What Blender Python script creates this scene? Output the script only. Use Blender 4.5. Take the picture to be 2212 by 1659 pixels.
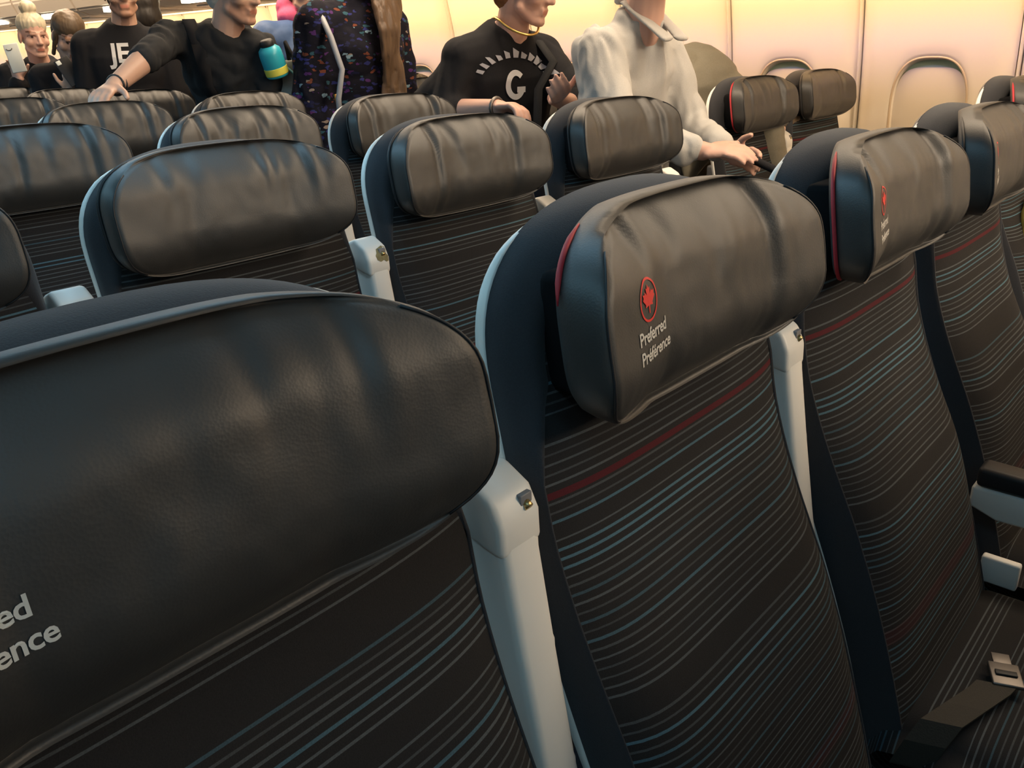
import bpy, bmesh, math, random
from mathutils import Vector, Matrix, noise
from mathutils.bvhtree import BVHTree

for o_ in list(bpy.data.objects): bpy.data.objects.remove(o_, do_unlink=True)
scene = bpy.context.scene
C = scene.collection
Z0 = 1.22                       # height of the seat-top reference above the floor
S = 0.51                        # seat spacing across a row
PITCH = 0.79                    # row pitch
AISLE = 0.507                   # extra gap of the aisle
WSH = 0.157                     # window block sits a little further aft

# ------------------------------------------------------------------ camera
cam_d = bpy.data.cameras.new('camera'); cam = bpy.data.objects.new('camera', cam_d); C.objects.link(cam)
yaw, pit, rol = math.radians(47.38), math.radians(22.17), math.radians(-2.04)
f_ = Vector((math.sin(yaw)*math.cos(pit), math.cos(yaw)*math.cos(pit), -math.sin(pit)))
r_ = Vector((math.cos(yaw), -math.sin(yaw), 0)); u_ = r_.cross(f_)
r2 = r_*math.cos(rol)+u_*math.sin(rol); u2 = -r_*math.sin(rol)+u_*math.cos(rol)
cam.matrix_world = Matrix(((r2.x,u2.x,-f_.x,.3184),(r2.y,u2.y,-f_.y,-.4207),(r2.z,u2.z,-f_.z,.0945+Z0),(0,0,0,1)))
cam_d.sensor_fit = 'HORIZONTAL'; cam_d.sensor_width = 36; cam_d.lens = 36*1799/2212; cam_d.clip_start = .02
scene.camera = cam

# ------------------------------------------------------------------ world, lights, exposure
w = bpy.data.worlds.new('world'); scene.world = w; w.use_nodes = True
w.node_tree.nodes['Background'].inputs[0].default_value = (.55,.6,.7,1)
w.node_tree.nodes['Background'].inputs[1].default_value = .05
vs = scene.view_settings
vs.view_transform = 'Standard'; vs.look = 'None'; vs.gamma = 1; vs.use_curve_mapping = False; vs.exposure = 0

def area(name, loc, direction, sx, sy, power, col, spread=180):
    l = bpy.data.lights.new(name, 'AREA'); l.shape = 'RECTANGLE'; l.size = sx; l.size_y = sy
    l.energy = power; l.color = col; l.spread = math.radians(spread)
    o = bpy.data.objects.new(name, l); C.objects.link(o)
    z = -Vector(direction).normalized(); y = Vector((0,1,0)); x = y.cross(z).normalized(); y = z.cross(x)
    m = Matrix((x,y,z)).transposed().to_4x4(); m.translation = Vector(loc); o.matrix_world = m
    return o
# warm LED cove along the top of the window-side wall, and its violet lower band
area('cove_light_warm', (3.60,4.5,1.585), (.75,0,-1), .05, 19, 95, (1,.60,.27))
area('cove_light_violet', (3.35,4.5,1.585), (.86,0,-.5), .03, 19, 3, (.55,.38,1), 26)
# the far aisle's ceiling wash is turquoise, the near aisle's ceiling wash warm white
area('aisle_ceiling_light_turquoise', (-.05,3.0,2.12), (0.1,0,-1), .25, 14, 52, (.38,.77,1))
area('headrest_top_fill_turquoise', (1.05,6.6,1.79), (0,0,-1), .05, 13, 46, (.42,.76,1))  # unseen strip added below the centre bins to turn the headrest tops cyan
area('aisle_ceiling_light_warm', (2.50,4.0,2.12), (-.15,.0,-1), .3, 15.0, 200, (1,.78,.55))
area('entry_ceiling_light_warm', (1.9,-2.4,2.12), (0,.35,-1), 1.6, 1.0, 215, (1,.80,.58))

# ------------------------------------------------------------------ materials
def mat(name, col, rough=.5, metal=0, emit=None, es=0, spec=.5):
    m = bpy.data.materials.new(name); m.use_nodes = True
    b = m.node_tree.nodes['Principled BSDF']
    b.inputs['Base Color'].default_value = (*col,1); b.inputs['Roughness'].default_value = rough
    b.inputs['Metallic'].default_value = metal; b.inputs['Specular IOR Level'].default_value = spec
    if emit: b.inputs['Emission Color'].default_value = (*emit,1); b.inputs['Emission Strength'].default_value = es
    return m
class N:
    def __init__(s, m): s.t = m.node_tree; s.b = s.t.nodes['Principled BSDF']
    def n(s, typ, **k):
        x = s.t.nodes.new(typ)
        for a, v in k.items():
            if a.startswith('i_'):
                kk = a[2:]; x.inputs[int(kk) if kk.isdigit() else kk.replace('_',' ')].default_value = v
            else: setattr(x, a, v)
        return x
    def l(s, a, b): s.t.links.new(a, b)
    def m(s, op, a, b=None, c=None):
        x = s.t.nodes.new('ShaderNodeMath'); x.operation = op
        for i, v in enumerate((a,b,c)):
            if v is None: continue
            if isinstance(v,(int,float)): x.inputs[i].default_value = v
            else: s.l(v, x.inputs[i])
        return x.outputs[0]
    def mix(s, f, a, b):
        x = s.t.nodes.new('ShaderNodeMix'); x.data_type = 'RGBA'
        for inp, v in ((x.inputs[0],f),(x.inputs[6],a),(x.inputs[7],b)):
            if isinstance(v,(int,float)): inp.default_value = v
            elif isinstance(v,tuple): inp.default_value = (*v,1)
            else: s.l(v, inp)
        return x.outputs[2]
    def bump(s, h, strength, dist):
        x = s.t.nodes.new('ShaderNodeBump'); x.inputs['Strength'].default_value = strength; x.inputs['Distance'].default_value = dist
        s.l(h, x.inputs['Height']); s.l(x.outputs[0], s.b.inputs['Normal'])
def grained(name, c1, c2, scale, rough, bump=.3, dist=.001, spec=.5, stretch=None, detail=4):
    m = mat(name, c1, rough, spec=spec); q = N(m)
    tc = q.n('ShaderNodeTexCoord'); mp = q.n('ShaderNodeMapping'); q.l(tc.outputs['Object'], mp.inputs[0])
    if stretch: mp.inputs['Scale'].default_value = stretch
    nz = q.n('ShaderNodeTexNoise', i_Scale=scale, i_Detail=detail); q.l(mp.outputs[0], nz.inputs['Vector'])
    q.l(q.mix(nz.outputs['Fac'], c1, c2), q.b.inputs['Base Color'])
    if bump: q.bump(nz.outputs['Fac'], bump, dist)
    return m
M = {}
M['navy'] = grained('navy_wool', (.022,.023,.027), (.040,.041,.047), 700, .9, .4, .0008, .25)
_b = M['navy'].node_tree.nodes['Principled BSDF']; _b.inputs['Sheen Weight'].default_value = .12; _b.inputs['Sheen Roughness'].default_value = .5
M['plastic_white'] = grained('white_plastic', (.72,.71,.67), (.78,.77,.73), 12, .42, 0)
M['plastic_grey'] = grained('grey_plastic', (.16,.16,.17), (.2,.2,.21), 20, .5, 0)
M['dark'] = mat('black_plastic', (.012,.012,.014), .55)
M['darkgap'] = mat('black_foam', (.006,.006,.007), .9, spec=.1)
M['red'] = mat('red_piping', (.45,.025,.035), .6)
M['redthread'] = mat('red_thread', (.75,.035,.03), .55)
M['whitethread'] = mat('white_thread', (.62,.60,.55), .6)
M['brass'] = mat('brass', (.55,.42,.2), .35, 1)
M['chip'] = grained('chipped_foam', (.12,.10,.04), (.32,.28,.15), 120, .9)
M['steel'] = mat('steel', (.20,.185,.175), .5, 1)
M['seatmetal'] = mat('grey_metal', (.25,.26,.28), .45, 1)
M['cushionfoam'] = M['navy']
# leather: near-black with fine pebble grain and broad worn patches
m = mat('black_leather', (.03,.03,.028), .42, spec=.75); q = N(m)
tc = q.n('ShaderNodeTexCoord')
v1 = q.n('ShaderNodeTexVoronoi', i_Scale=520.0); q.l(tc.outputs['Object'], v1.inputs['Vector'])
n1 = q.n('ShaderNodeTexNoise', i_Scale=14.0, i_Detail=5.0); q.l(tc.outputs['Object'], n1.inputs['Vector'])
q.l(q.mix(n1.outputs['Fac'], (.024,.0235,.023), (.036,.035,.033)), q.b.inputs['Base Color'])
q.l(q.m('MULTIPLY_ADD', n1.outputs['Fac'], .18, .42), q.b.inputs['Roughness'])
q.bump(q.m('MULTIPLY_ADD', n1.outputs['Fac'], 1.5, v1.outputs['Distance']), .10, .0009)
M['leather'] = m
def stripe_mat():
    m = mat('striped_wool', (.02,.02,.02), .9, spec=.2); q = N(m)
    at = q.n('ShaderNodeAttribute', attribute_name='sv'); v = at.outputs['Fac']
    oi = q.n('ShaderNodeObjectInfo')
    off = q.m('FLOOR', q.m('MULTIPLY', oi.outputs['Random'], 400.0))
    PER = .0083
    t = q.m('DIVIDE', v, PER); idx = q.m('FLOOR', t); fr = q.m('FRACT', t)
    ii = q.m('ADD', idx, off)
    wn = q.n('ShaderNodeTexWhiteNoise', noise_dimensions='1D'); q.l(ii, wn.inputs['W'])
    wn2 = q.n('ShaderNodeTexWhiteNoise', noise_dimensions='1D'); q.l(q.m('ADD', ii, .37), wn2.inputs['W'])
    gn = q.n('ShaderNodeTexNoise', noise_dimensions='1D', i_Scale=1.0, i_Detail=1.0); q.l(q.m('MULTIPLY', ii, .17), gn.inputs['W'])
    dense = q.m('GREATER_THAN', gn.outputs['Fac'], .44)
    sparse = q.m('GREATER_THAN', wn.outputs['Value'], .62)
    present = q.m('MAXIMUM', dense, sparse)
    line = q.m('LESS_THAN', q.m('ABSOLUTE', q.m('SUBTRACT', fr, .5)), q.m('MULTIPLY_ADD', wn2.outputs['Value'], .07, .09))
    tc = q.n('ShaderNodeTexCoord'); nz = q.n('ShaderNodeTexNoise', i_Scale=900.0, i_Detail=2.0); q.l(tc.outputs['Object'], nz.inputs['Vector'])
    br = q.m('MULTIPLY', q.m('MULTIPLY', q.m('MULTIPLY', line, present), q.m('MULTIPLY_ADD', wn.outputs['Value'], .6, .4)), q.m('MULTIPLY_ADD', nz.outputs['Fac'], 1.0, .45))
    base = q.mix(nz.outputs['Fac'], (.012,.0115,.012), (.024,.0225,.023))
    blue = q.m('GREATER_THAN', wn2.outputs['Value'], .78)
    lc = q.mix(blue, (.085,.095,.10), (.07,.14,.18))
    c1 = q.mix(br, base, lc)
    sr = q.n('ShaderNodeSeparateColor'); q.l(oi.outputs['Color'], sr.inputs[0])
    rd = q.m('LESS_THAN', q.m('ABSOLUTE', q.m('SUBTRACT', v, sr.outputs[0])), .0032)
    rd2 = q.m('MULTIPLY', q.m('LESS_THAN', q.m('ABSOLUTE', q.m('SUBTRACT', v, .66)), .010), .3)
    c2 = q.mix(q.m('MAXIMUM', rd, rd2), c1, (.070,.010,.014))
    q.l(c2, q.b.inputs['Base Color'])
    q.bump(q.m('ADD', q.m('MULTIPLY', line, .8), nz.outputs['Fac']), .35, .0008)
    return m
M['stripe'] = stripe_mat()

# ------------------------------------------------------------------ helpers
def mesh_from(name, verts, faces, smooth=True):
    me = bpy.data.meshes.new(name); me.from_pydata([tuple(v) for v in verts], [], faces); me.update()
    if smooth: me.polygons.foreach_set('use_smooth', [True]*len(me.polygons))
    return me
def obj(name, me, material=None, parent=None):
    o = bpy.data.objects.new(name, me); C.objects.link(o)
    if material is not None and me is not None and len(me.materials) == 0: me.materials.append(material)
    if parent: o.parent = parent
    return o
def empty(name, loc, label, cat, group=None):
    o = bpy.data.objects.new(name, None); C.objects.link(o); o.location = loc; o.empty_display_size = .1
    o['label'] = label; o['category'] = cat
    if group: o['group'] = group
    return o
def tag(o, label, cat, group=None):
    o['label'] = label; o['category'] = cat
    if group: o['group'] = group
    return o
def struct(o): o['kind'] = 'structure'; return o
def grid_faces(nr, nc, wrap=False, off=0):
    F = []
    for i in range(nr-1):
        for j in range(nc if wrap else nc-1):
            a = off+i*nc+j; b = off+i*nc+(j+1)%nc
            F.append((a,b,b+nc,a+nc))
    return F
def tube(points, r, seg=8, closed=False, taper=None):
    P = [Vector(p) for p in points]; n = len(P); V = []; F = []
    prev = None
    for i, p in enumerate(P):
        a = P[(i-1)%n] if (closed or i>0) else p; b = P[(i+1)%n] if (closed or i<n-1) else p
        d = (b-a).normalized()
        up = prev if prev is not None else (Vector((0,0,1)) if abs(d.z)<.9 else Vector((1,0,0)))
        x = up - d*up.dot(d); x.normalize(); y = d.cross(x); prev = x
        rr = r if taper is None else r*taper[i]
        for k in range(seg):
            a_ = 2*math.pi*k/seg; V.append(p+(x*math.cos(a_)+y*math.sin(a_))*rr)
    F = grid_faces(n, seg, True)
    if closed:
        for k in range(seg):
            a = (n-1)*seg+k; b = (n-1)*seg+(k+1)%seg; F.append((a,b,(k+1)%seg,k))
    else:
        F.append(tuple(range(seg-1,-1,-1))); F.append(tuple((n-1)*seg+k for k in range(seg)))
    return V, F
def box_mesh(name, lo, hi, bevel=0, seg=2):
    bm = bmesh.new(); bmesh.ops.create_cube(bm, size=1)
    for v in bm.verts: v.co = Vector([lo[k]+(v.co[k]+.5)*(hi[k]-lo[k]) for k in range(3)])
    if bevel: bmesh.ops.bevel(bm, geom=bm.edges[:], offset=bevel, segments=seg, affect='EDGES', profile=.5)
    me = bpy.data.meshes.new(name); bm.to_mesh(me); bm.free()
    if bevel: me.polygons.foreach_set('use_smooth', [True]*len(me.polygons))
    return me
def prism_x(name, prof, x0, x1, bevel=.004, seg=3):
    """closed profile in (y,z) extruded along x, edges rounded"""
    bm = bmesh.new()
    a = [bm.verts.new((x0,y,z)) for y,z in prof]; b = [bm.verts.new((x1,y,z)) for y,z in prof]
    n = len(prof)
    bm.faces.new(a); bm.faces.new(b[::-1])
    for i in range(n): bm.faces.new((a[(i+1)%n],a[i],b[i],b[(i+1)%n]))
    bmesh.ops.recalc_face_normals(bm, faces=bm.faces[:])
    if bevel: bmesh.ops.bevel(bm, geom=bm.edges[:], offset=bevel, segments=seg, affect='EDGES', profile=.5, clamp_overlap=True)
    me = bpy.data.meshes.new(name); bm.to_mesh(me); bm.free()
    me.polygons.foreach_set('use_smooth', [True]*len(me.polygons))
    return me
def lerp_tab(tab, x):
    if x >= tab[0][0]: return tab[0][1]
    for (a,va),(b,vb) in zip(tab, tab[1:]):
        if x >= b: return va+(vb-va)*(a-x)/(a-b)
    return tab[-1][1]

# ------------------------------------------------------------------ cabin shell
YA, YB = -3.4, 13.6
XC = 1.275
XW = 3.93
def wall_x(z):
    t = max(0,(z-.75)/.87); b = max(0,(.75-z)/.75)
    return XW - .125*t*t - .05*b*b
M['panel'] = grained('sidewall_panel', (.80,.78,.74), (.84,.82,.78), 3, .38, 0)
M['ceilingpanel'] = grained('ceiling_panel', (.72,.68,.62), (.76,.72,.66), 2, .5, 0)
M['carpet'] = grained('carpet', (.015,.017,.022), (.05,.05,.06), 260, .95, .5, .002, .1)
M['joint'] = mat('joint_gasket', (.62,.52,.42), .6)
M['shade'] = grained('window_shade', (.74,.72,.68), (.78,.76,.72), 5, .5, 0)
M['pane'] = mat('dust_cover_teal_reflection', (.50,.68,.54), .25)  # teal reflection of the ceiling painted into the cover's base colour
M['bezel'] = mat('window_bezel', (.60,.52,.42), .5)

fl = struct(obj('floor', box_mesh('floor', (-1.45,YA,-.05), (4.0,YB,0)), M['carpet']))
ce = struct(obj('ceiling', box_mesh('ceiling', (-1.45,YA,2.16), (4.0,YB,2.22)), M['ceilingpanel']))
struct(obj('wall_far_side', box_mesh('wall_far', (-1.45,YA,0), (-1.38,YB,2.16)), M['ceilingpanel']))
struct(obj('wall_aft', box_mesh('wall_aft', (-1.45,YB,0), (4.0,YB+.06,2.16)), M['ceilingpanel']))

# window-side wall: one moulded panel per window, each a separate object under the wall
WP = .575; WY0 = .655; WZ = 1.005; WA, WH = .142, .215
wall = struct(obj('wall_window_side', box_mesh('wall_back', (4.0,YA,0), (4.05,YB,2.16)), M['joint']))
def outline_win(t, a, h, n=2.8):
    c, s = math.cos(t), math.sin(t)
    return (math.copysign(abs(c)**(2/n),c)*a, math.copysign(abs(s)**(2/n),s)*h)
def panel_mesh():
    na = 96; V = []
    def rectpt(t, hy, z0, z1):
        c, s = math.cos(t), math.sin(t)
        hz = (z1-WZ) if s > 0 else (WZ-z0)
        k = min(hy/abs(c) if abs(c)>1e-9 else 9e9, hz/abs(s) if abs(s)>1e-9 else 9e9)
        return c*k, s*k
    hy, z0, z1 = WP/2-.010, .02, 1.63
    spec = [('w',.93,.05),('w',.95,.028),('w',.985,.010),('w',1.02,.003),('w',1.06,0.)]
    for kind, k, d in spec:
        for j in range(na):
            t = 2*math.pi*j/na; y, z = outline_win(t, WA*k, WH*k); V.append((y,z,d))
    for f in (.1,.2,.3,.4,.5,.58,.66,.74,.82,.88,.93,.97,1.0):
        for j in range(na):
            t = 2*math.pi*j/na
            y0, z0_ = outline_win(t, WA*1.06, WH*1.06); y1, z1_ = rectpt(t, hy, z0, z1)
            y = y0+(y1-y0)*f; z = z0_+(z1_-z0_)*f
            V.append((y,z,None))
    out = []
    for y, z, d in V:
        zz = WZ+z
        if d is None:
            e = max(0,(abs(y)-(WP/2-.085))/.072); d = .045*e*e           # the edges roll back into the joint
        out.append((wall_x(zz)+d-.012*math.cos(min(1,abs(y)/(WP/2))*math.pi/2)*0, y, zz))
    nr = len(V)//na
    F = [tuple(reversed(f)) for f in grid_faces(nr, na, True)]
    return mesh_from('sidewall_panel', out, F)
pm = panel_mesh()
# shade (arched top, sits low in the opening) and the cover behind it, coloured with a teal reflection
def fill_mesh(name, a, h, drop, x):
    na = 72; V = []; rings = 6
    for r in range(rings):
        k = 1-r/rings
        for j in range(na):
            t = 2*math.pi*j/na; y, z = outline_win(t, a*k, h*k)
            if z > 0: z -= drop*(z/h)**2*(1-(abs(y)/a)**2*.75)
            V.append((wall_x(WZ+z)+x-.006*(1-k*k), y, WZ+z))
    V.append((wall_x(WZ)+x-.006, 0, WZ))
    F = [tuple(reversed(f)) for f in grid_faces(rings, na, True)]
    c = len(V)-1
    for j in range(na): F.append((c, (rings-1)*na+(j+1)%na, (rings-1)*na+j))
    return mesh_from(name, V, F)
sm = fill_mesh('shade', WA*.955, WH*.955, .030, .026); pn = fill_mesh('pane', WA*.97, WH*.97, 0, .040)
bzV, bzF = tube([(wall_x(WZ+outline_win(2*math.pi*j/80, WA*.99, WH*.99)[1])+.006, outline_win(2*math.pi*j/80, WA*.99, WH*.99)[0], WZ+outline_win(2*math.pi*j/80, WA*.99, WH*.99)[1]) for j in range(80)], .0045, 6, True)
bz = mesh_from('bezel', bzV, bzF)
jm = box_mesh('joint_strip', (0,-.012,.02), (.02,.012,1.62))
k0 = int((YA-WY0)/WP); k1 = int((YB-WY0)/WP)
wn = 0
for k in range(k0, k1+1):
    y = WY0+k*WP
    p = obj('sidewall_panel', pm, M['panel'], wall); p.location.y = y
    wn += 1
    wo = bpy.data.objects.new('window_%d' % wn, None); C.objects.link(wo); wo.location = (0,y,0); struct(wo)
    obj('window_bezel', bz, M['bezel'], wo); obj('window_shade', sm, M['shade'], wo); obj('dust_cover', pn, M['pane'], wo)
    # joint strip follows the wall's curve
    V = []
    for i in range(13):
        z = .02+1.6*i/12
        for dx, dy in ((.060,-.006),(.030,-.003),(.030,.003),(.060,.006)): V.append((wall_x(z)+dx, y+WP/2+dy, z))
    obj('joint_strip', mesh_from('joint_strip', V, grid_faces(13,4)), M['plastic_white'], wall)

# overhead bins on the window side and over the centre block
M['bin'] = grained('bin_plastic', (.62,.54,.45), (.66,.58,.49), 4, .45, 0)
M['latchlamp'] = mat('bin_light_strip', (.9,.88,.8), .4, emit=(1,.88,.66), es=7)
def bin_mesh(prof, w_, bevel=.012):
    bm = bmesh.new(); n = len(prof)
    a = [bm.verts.new((x,.006,z)) for x,z in prof]; b = [bm.verts.new((x,w_-.006,z)) for x,z in prof]
    bm.faces.new(a); bm.faces.new(b[::-1])
    for i in range(n): bm.faces.new((a[(i+1)%n],a[i],b[i],b[(i+1)%n]))
    bmesh.ops.recalc_face_normals(bm, faces=bm.faces[:])
    bmesh.ops.bevel(bm, geom=bm.edges[:], offset=bevel, segments=2, affect='EDGES')
    me = bpy.data.meshes.new('bin'); bm.to_mesh(me); bm.free(); return me
BW = 1.06
bprof = [(3.70,1.63),(3.62,1.605),(3.16,1.605),(3.06,1.64),(3.02,1.74),(3.03,1.90),(3.10,2.04),(3.30,2.12),(3.70,2.12)]
bmw = bin_mesh(bprof, BW); lat = box_mesh('latch', (3.07,.42,1.606), (3.12,.66,1.642), .004)
psu = box_mesh('psu', (3.25,.25,1.597), (3.5,.81,1.606), .003)
cprof = [(.72,1.80),(1.83,1.80),(1.93,1.86),(1.93,2.02),(1.80,2.14),(.75,2.14),(.62,2.02),(.62,1.86)]
bmc = bin_mesh(cprof, BW)
nb = int((YB-YA)/BW)
for k in range(nb):
    e = empty('overhead_bin', (0,YA+k*BW,0), 'beige overhead luggage bin above the window seats', 'luggage bin', 'overhead bins along the window side')
    obj('bin_body', bmw, M['bin'], e); obj('light_strip', lat, M['latchlamp'], e); obj('service_panel', psu, M['plastic_white'], e)
    e = empty('overhead_bin', (0,YA+k*BW,0), 'beige overhead luggage bin above the centre seats', 'luggage bin', 'overhead bins along the centre')
    obj('bin_body', bmc, M['bin'], e)
# ceiling cove of the window aisle closes the gap above the bins
struct(obj('trim_1', box_mesh('valance', (3.66,YA,1.60), (3.72,YB,1.64), .004), M['panel']))

# ------------------------------------------------------------------ airline seats (local frame: x across, y aft, z from the seat top)
CX = -.022                      # the seat body sits a little to the left of its slot, the armrest to the right
HW = .216
EDGE = [(.0,.030),(-.1,.010),(-.17,-.004),(-.25,-.019),(-.33,-.034),(-.4,-.054),(-.5,-.090),(-.6,-.130),(-.7,-.165),(-.8,-.195),(-.9,-.21)]
def edge(z): return sum(lerp_tab(EDGE, z+d) for d in (-.03,-.015,0,.015,.03))/5
TOPZ = -.030; ARC = -.17; DEP = .036; INS = .034
def inset(z): return INS-.028*max(0,min(1,(-.16-z)/.09))
def halfw(z, ins=0.):
    if ins: ins = inset(z)
    if z < ARC: return HW - ins - .010*max(0,min(1,(ARC-z)/.5))
    t = min(1,(z-ARC)/(TOPZ-ins-ARC)); return (HW-ins)*(max(0,1-t**2.5))**(1/2.5)
def front_y(x, z):
    """front surface of the back cushion at x (from the body's centre)"""
    s = min(1,abs(x)/(HW-inset(z)))
    b = .014+.020*math.exp(-((z+.52)/.13)**2)
    return edge(z) - b*(1-s**(3.0+3*max(0,min(1,(-.2-z)/.2)))) - .016*max(0,min(1,(-.3-z)/.2))
def build_back():
    R = [-.85+.68*i/46 for i in range(47)]
    for i in range(1,20): R.append(ARC+(TOPZ-INS-ARC)*math.sin(i/19*math.pi/2))
    ns = 33; V = []; sv = []
    for z in R:
        hw = halfw(z, INS)
        for i in range(ns):
            x = hw*(-1+2*i/(ns-1)); V.append((CX+x, front_y(x,z), z)); sv.append(-z)
    me = mesh_from('backrest', V, grid_faces(len(R), ns))
    a = me.attributes.new('sv','FLOAT','POINT'); a.data.foreach_set('value', sv)
    return me
def outline_back(ins):
    L = [(-halfw(z,ins), z) for z in [-.85+.68*i/34 for i in range(34)]]
    na = 40; A = []
    for i in range(na+1):
        p = math.pi*(1-i/na); c, s_ = math.cos(p), math.sin(p); n = 2/2.5
        A.append((math.copysign(abs(c)**n,c)*(HW-ins), ARC+s_**n*(TOPZ-ins-ARC)))
    return L+A+[(-x,z) for x,z in reversed(L)]
OUT_O, OUT_I = outline_back(0), outline_back(INS)
def build_shell():
    """plain wool wrap: rolls from the edge of the striped cushion round to the rear trim"""
    V = []; np_ = 10
    for (xo,zo),(xi,zi) in zip(OUT_O, OUT_I):
        yi = front_y(xi,zi); yb = edge(zo)+DEP
        for k in range(np_):
            if k < np_-2:
                a = k/(np_-3)*math.pi/2; f = math.sin(a); g = 1-math.cos(a)
                V.append((CX+xi+(xo-xi)*f, yi-.004*math.sin(min(1,f*1.3)*math.pi)+(yb-.012-yi)*g, zi+(zo-zi)*f))
            else: V.append((CX+xo, yb-.012+.012*(k-np_+3)/2, zo))
    return mesh_from('back_shell', V, [tuple(reversed(f)) for f in grid_faces(len(OUT_O), np_)])
def build_rear():
    V = []; F = []; n = len(OUT_O)
    for k, dy in ((.99,DEP+.002),(.93,DEP+.012),(.5,DEP+.018),(.0,DEP+.018)):
        for x,z in OUT_O:
            zz = z if z < ARC else ARC+(z-ARC)*(k*.9+.1 if k < 1 else 1)
            V.append((CX+x*k, edge(zz)+dy, zz))
    return mesh_from('rear_panel', V, [tuple(reversed(f)) for f in grid_faces(4, n)])
def build_trim():
    """white plastic edge running up both sides at the rear, thinning towards the top"""
    V = []; n = len(OUT_O)
    for x,z in OUT_O:
        y0 = edge(z)+DEP-.002
        t = max(0,(z-ARC)/(TOPZ-ARC)); xx = abs(x)/HW
        wd = .0105*max(.03,min(1,(xx-.50)/.42))
        if z < -.50: wd *= max(.2,1-(-.50-z)/.22)
        nx, nz = (math.copysign(1,x),0) if z < ARC else (x/HW, t)
        L = math.hypot(nx,nz); nx /= L; nz /= L
        pk = max(0,min(1,(xx-.50)/.3))
        for d, dy in ((-.006,0),(.0012,0),(.0024,wd*.12),(.0024,wd*.88),(.001,wd),(-.01,wd)):
            d = d*pk-.004*(1-pk)
            V.append((CX+x+nx*d, y0+dy, z+nz*d))
    return mesh_from('trim', V, [tuple(reversed(f)) for f in grid_faces(n, 6)])
MB, MS, MR, MT = build_back(), build_shell(), build_rear(), build_trim()

HX = -.041
HA, HH, HZ = .199, .0865, -.1135          # headrest half width, half height, centre
def hr_outline(t):
    c, s = math.cos(t), math.sin(t); n = 2.9 if s > 0 else 3.8
    return math.copysign(abs(c)**(2/n),c)*HA, math.copysign(abs(s)**(2/n),s)*HH
def headrest_mesh(seed, wingL=.22, wingR=.22, folds=1.0, logo=False, pipe=(50,100)):
    rnd = random.Random(seed); na = 144
    cre = [(-.118+rnd.uniform(-.01,.01), rnd.uniform(-.25,.15), .007*folds*rnd.uniform(.6,1.2), .0085),
           (.112+rnd.uniform(-.012,.012), rnd.uniform(-.15,.25), .007*folds*rnd.uniform(.6,1.2), .0085)]
    for _ in range(7):
        cre.append((rnd.uniform(-.16,.16), rnd.uniform(-.5,.5), rnd.uniform(.0012,.004)*folds, rnd.uniform(.005,.012)))
    so = Vector((seed*3.1,seed*1.7,0))
    def warp(x, z, y, front):
        if front:
            for cx, sl, dp, wd in cre:
                xx = x-cx-sl*(z-HZ)*.35
                fade = .35+.65*max(0,min(1,(z-HZ+.06)/.12)) if dp > .0045 else max(0,min(1,(z-HZ+.02)/.07))
                if logo and cx < -.05: fade = max(0,min(1,(z-HZ-.032)/.04))
                y += fade*(dp*math.exp(-(xx/wd)**2) - .5*dp*math.exp(-((xx-2*wd)/(1.4*wd))**2))
            y += .0016*(noise.noise(Vector((x*16,z*22,0))+so))+.0007*noise.noise(Vector((x*60,z*40,3))+so)
        y += .016
        if x < -.085: y -= wingL*(-.085-x)*(1+1.2*(-.085-x))
        if x > .085: y -= wingR*(x-.085)*(1+1.2*(x-.085))
        zz = z-HZ
        if zz < -.02 and front: y += .034*((-.02-zz)/.074)**2
        if zz > .030 and front: y += .026*((zz-.030)/.056)**2
        return y + .16*zz
    rings = [(0.02,-.022,0),(.5,-.022,0),(.88,-.024,0),(.955,-.024,0),(.985,-.031,0),(1.0,-.043,0),(1.003,-.060,0),(.998,-.069,.6),(.987,-.0740,.9),(.978,-.0750,1),(.968,-.0770,1)]
    V = []
    for k, y, fr in rings:
        for j in range(na):
            x, z = hr_outline(2*math.pi*j/na); x *= k; z = z*k+HZ
            y2 = warp(x,z,y,True)*fr+warp(x,z,y,False)*(1-fr); V.append((HX+x,y2,z))
    nf = 34
    for i in range(1,nf+1):
        k = .968*(1-i/nf) if i < nf else .004
        for j in range(na):
            x, z = hr_outline(2*math.pi*j/na); x *= k; z = z*k+HZ
            V.append((HX+x, warp(x,z,-.0765-.010*(1-(k/.968)**3),True), z))
    nr = len(V)//na
    F = [tuple(reversed(f)) for f in grid_faces(nr, na, True)]
    F.append(tuple(range(na))); F.append(tuple((nr-1)*na+j for j in range(na-1,-1,-1)))
    me = mesh_from('headrest', V, F)
    ring5 = V[4*na:5*na]
    pv, pf = tube([(p[0]+(p[0]-HX)*.008,p[1]+.001,p[2]) for p in ring5[pipe[0]:pipe[1]:2]], .0026, 6, taper=[min(1,.25+.35*min(i_,(pipe[1]-pipe[0])//2-1-i_)) for i_ in range((pipe[1]-pipe[0]+1)//2)])
    sv_, sf_ = tube([Vector(p)+Vector((0,-.0004,0)) for p in V[8*na+56:8*na+92:2]], .0013, 5)
    s2, f2 = tube([Vector(p)+Vector((0,-.0004,0)) for p in V[8*na+126:9*na:2]+V[8*na:8*na+20:2]], .0013, 5)
    return me, mesh_from('piping', pv, pf), (mesh_from('seam', sv_, sf_), mesh_from('seam', s2, f2)), V
# dark mount between headrest and shell
MOUNT = box_mesh('headrest_mount', (HX-.16,-.035,-.18), (HX+.16,.01,-.075), .01)
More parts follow.
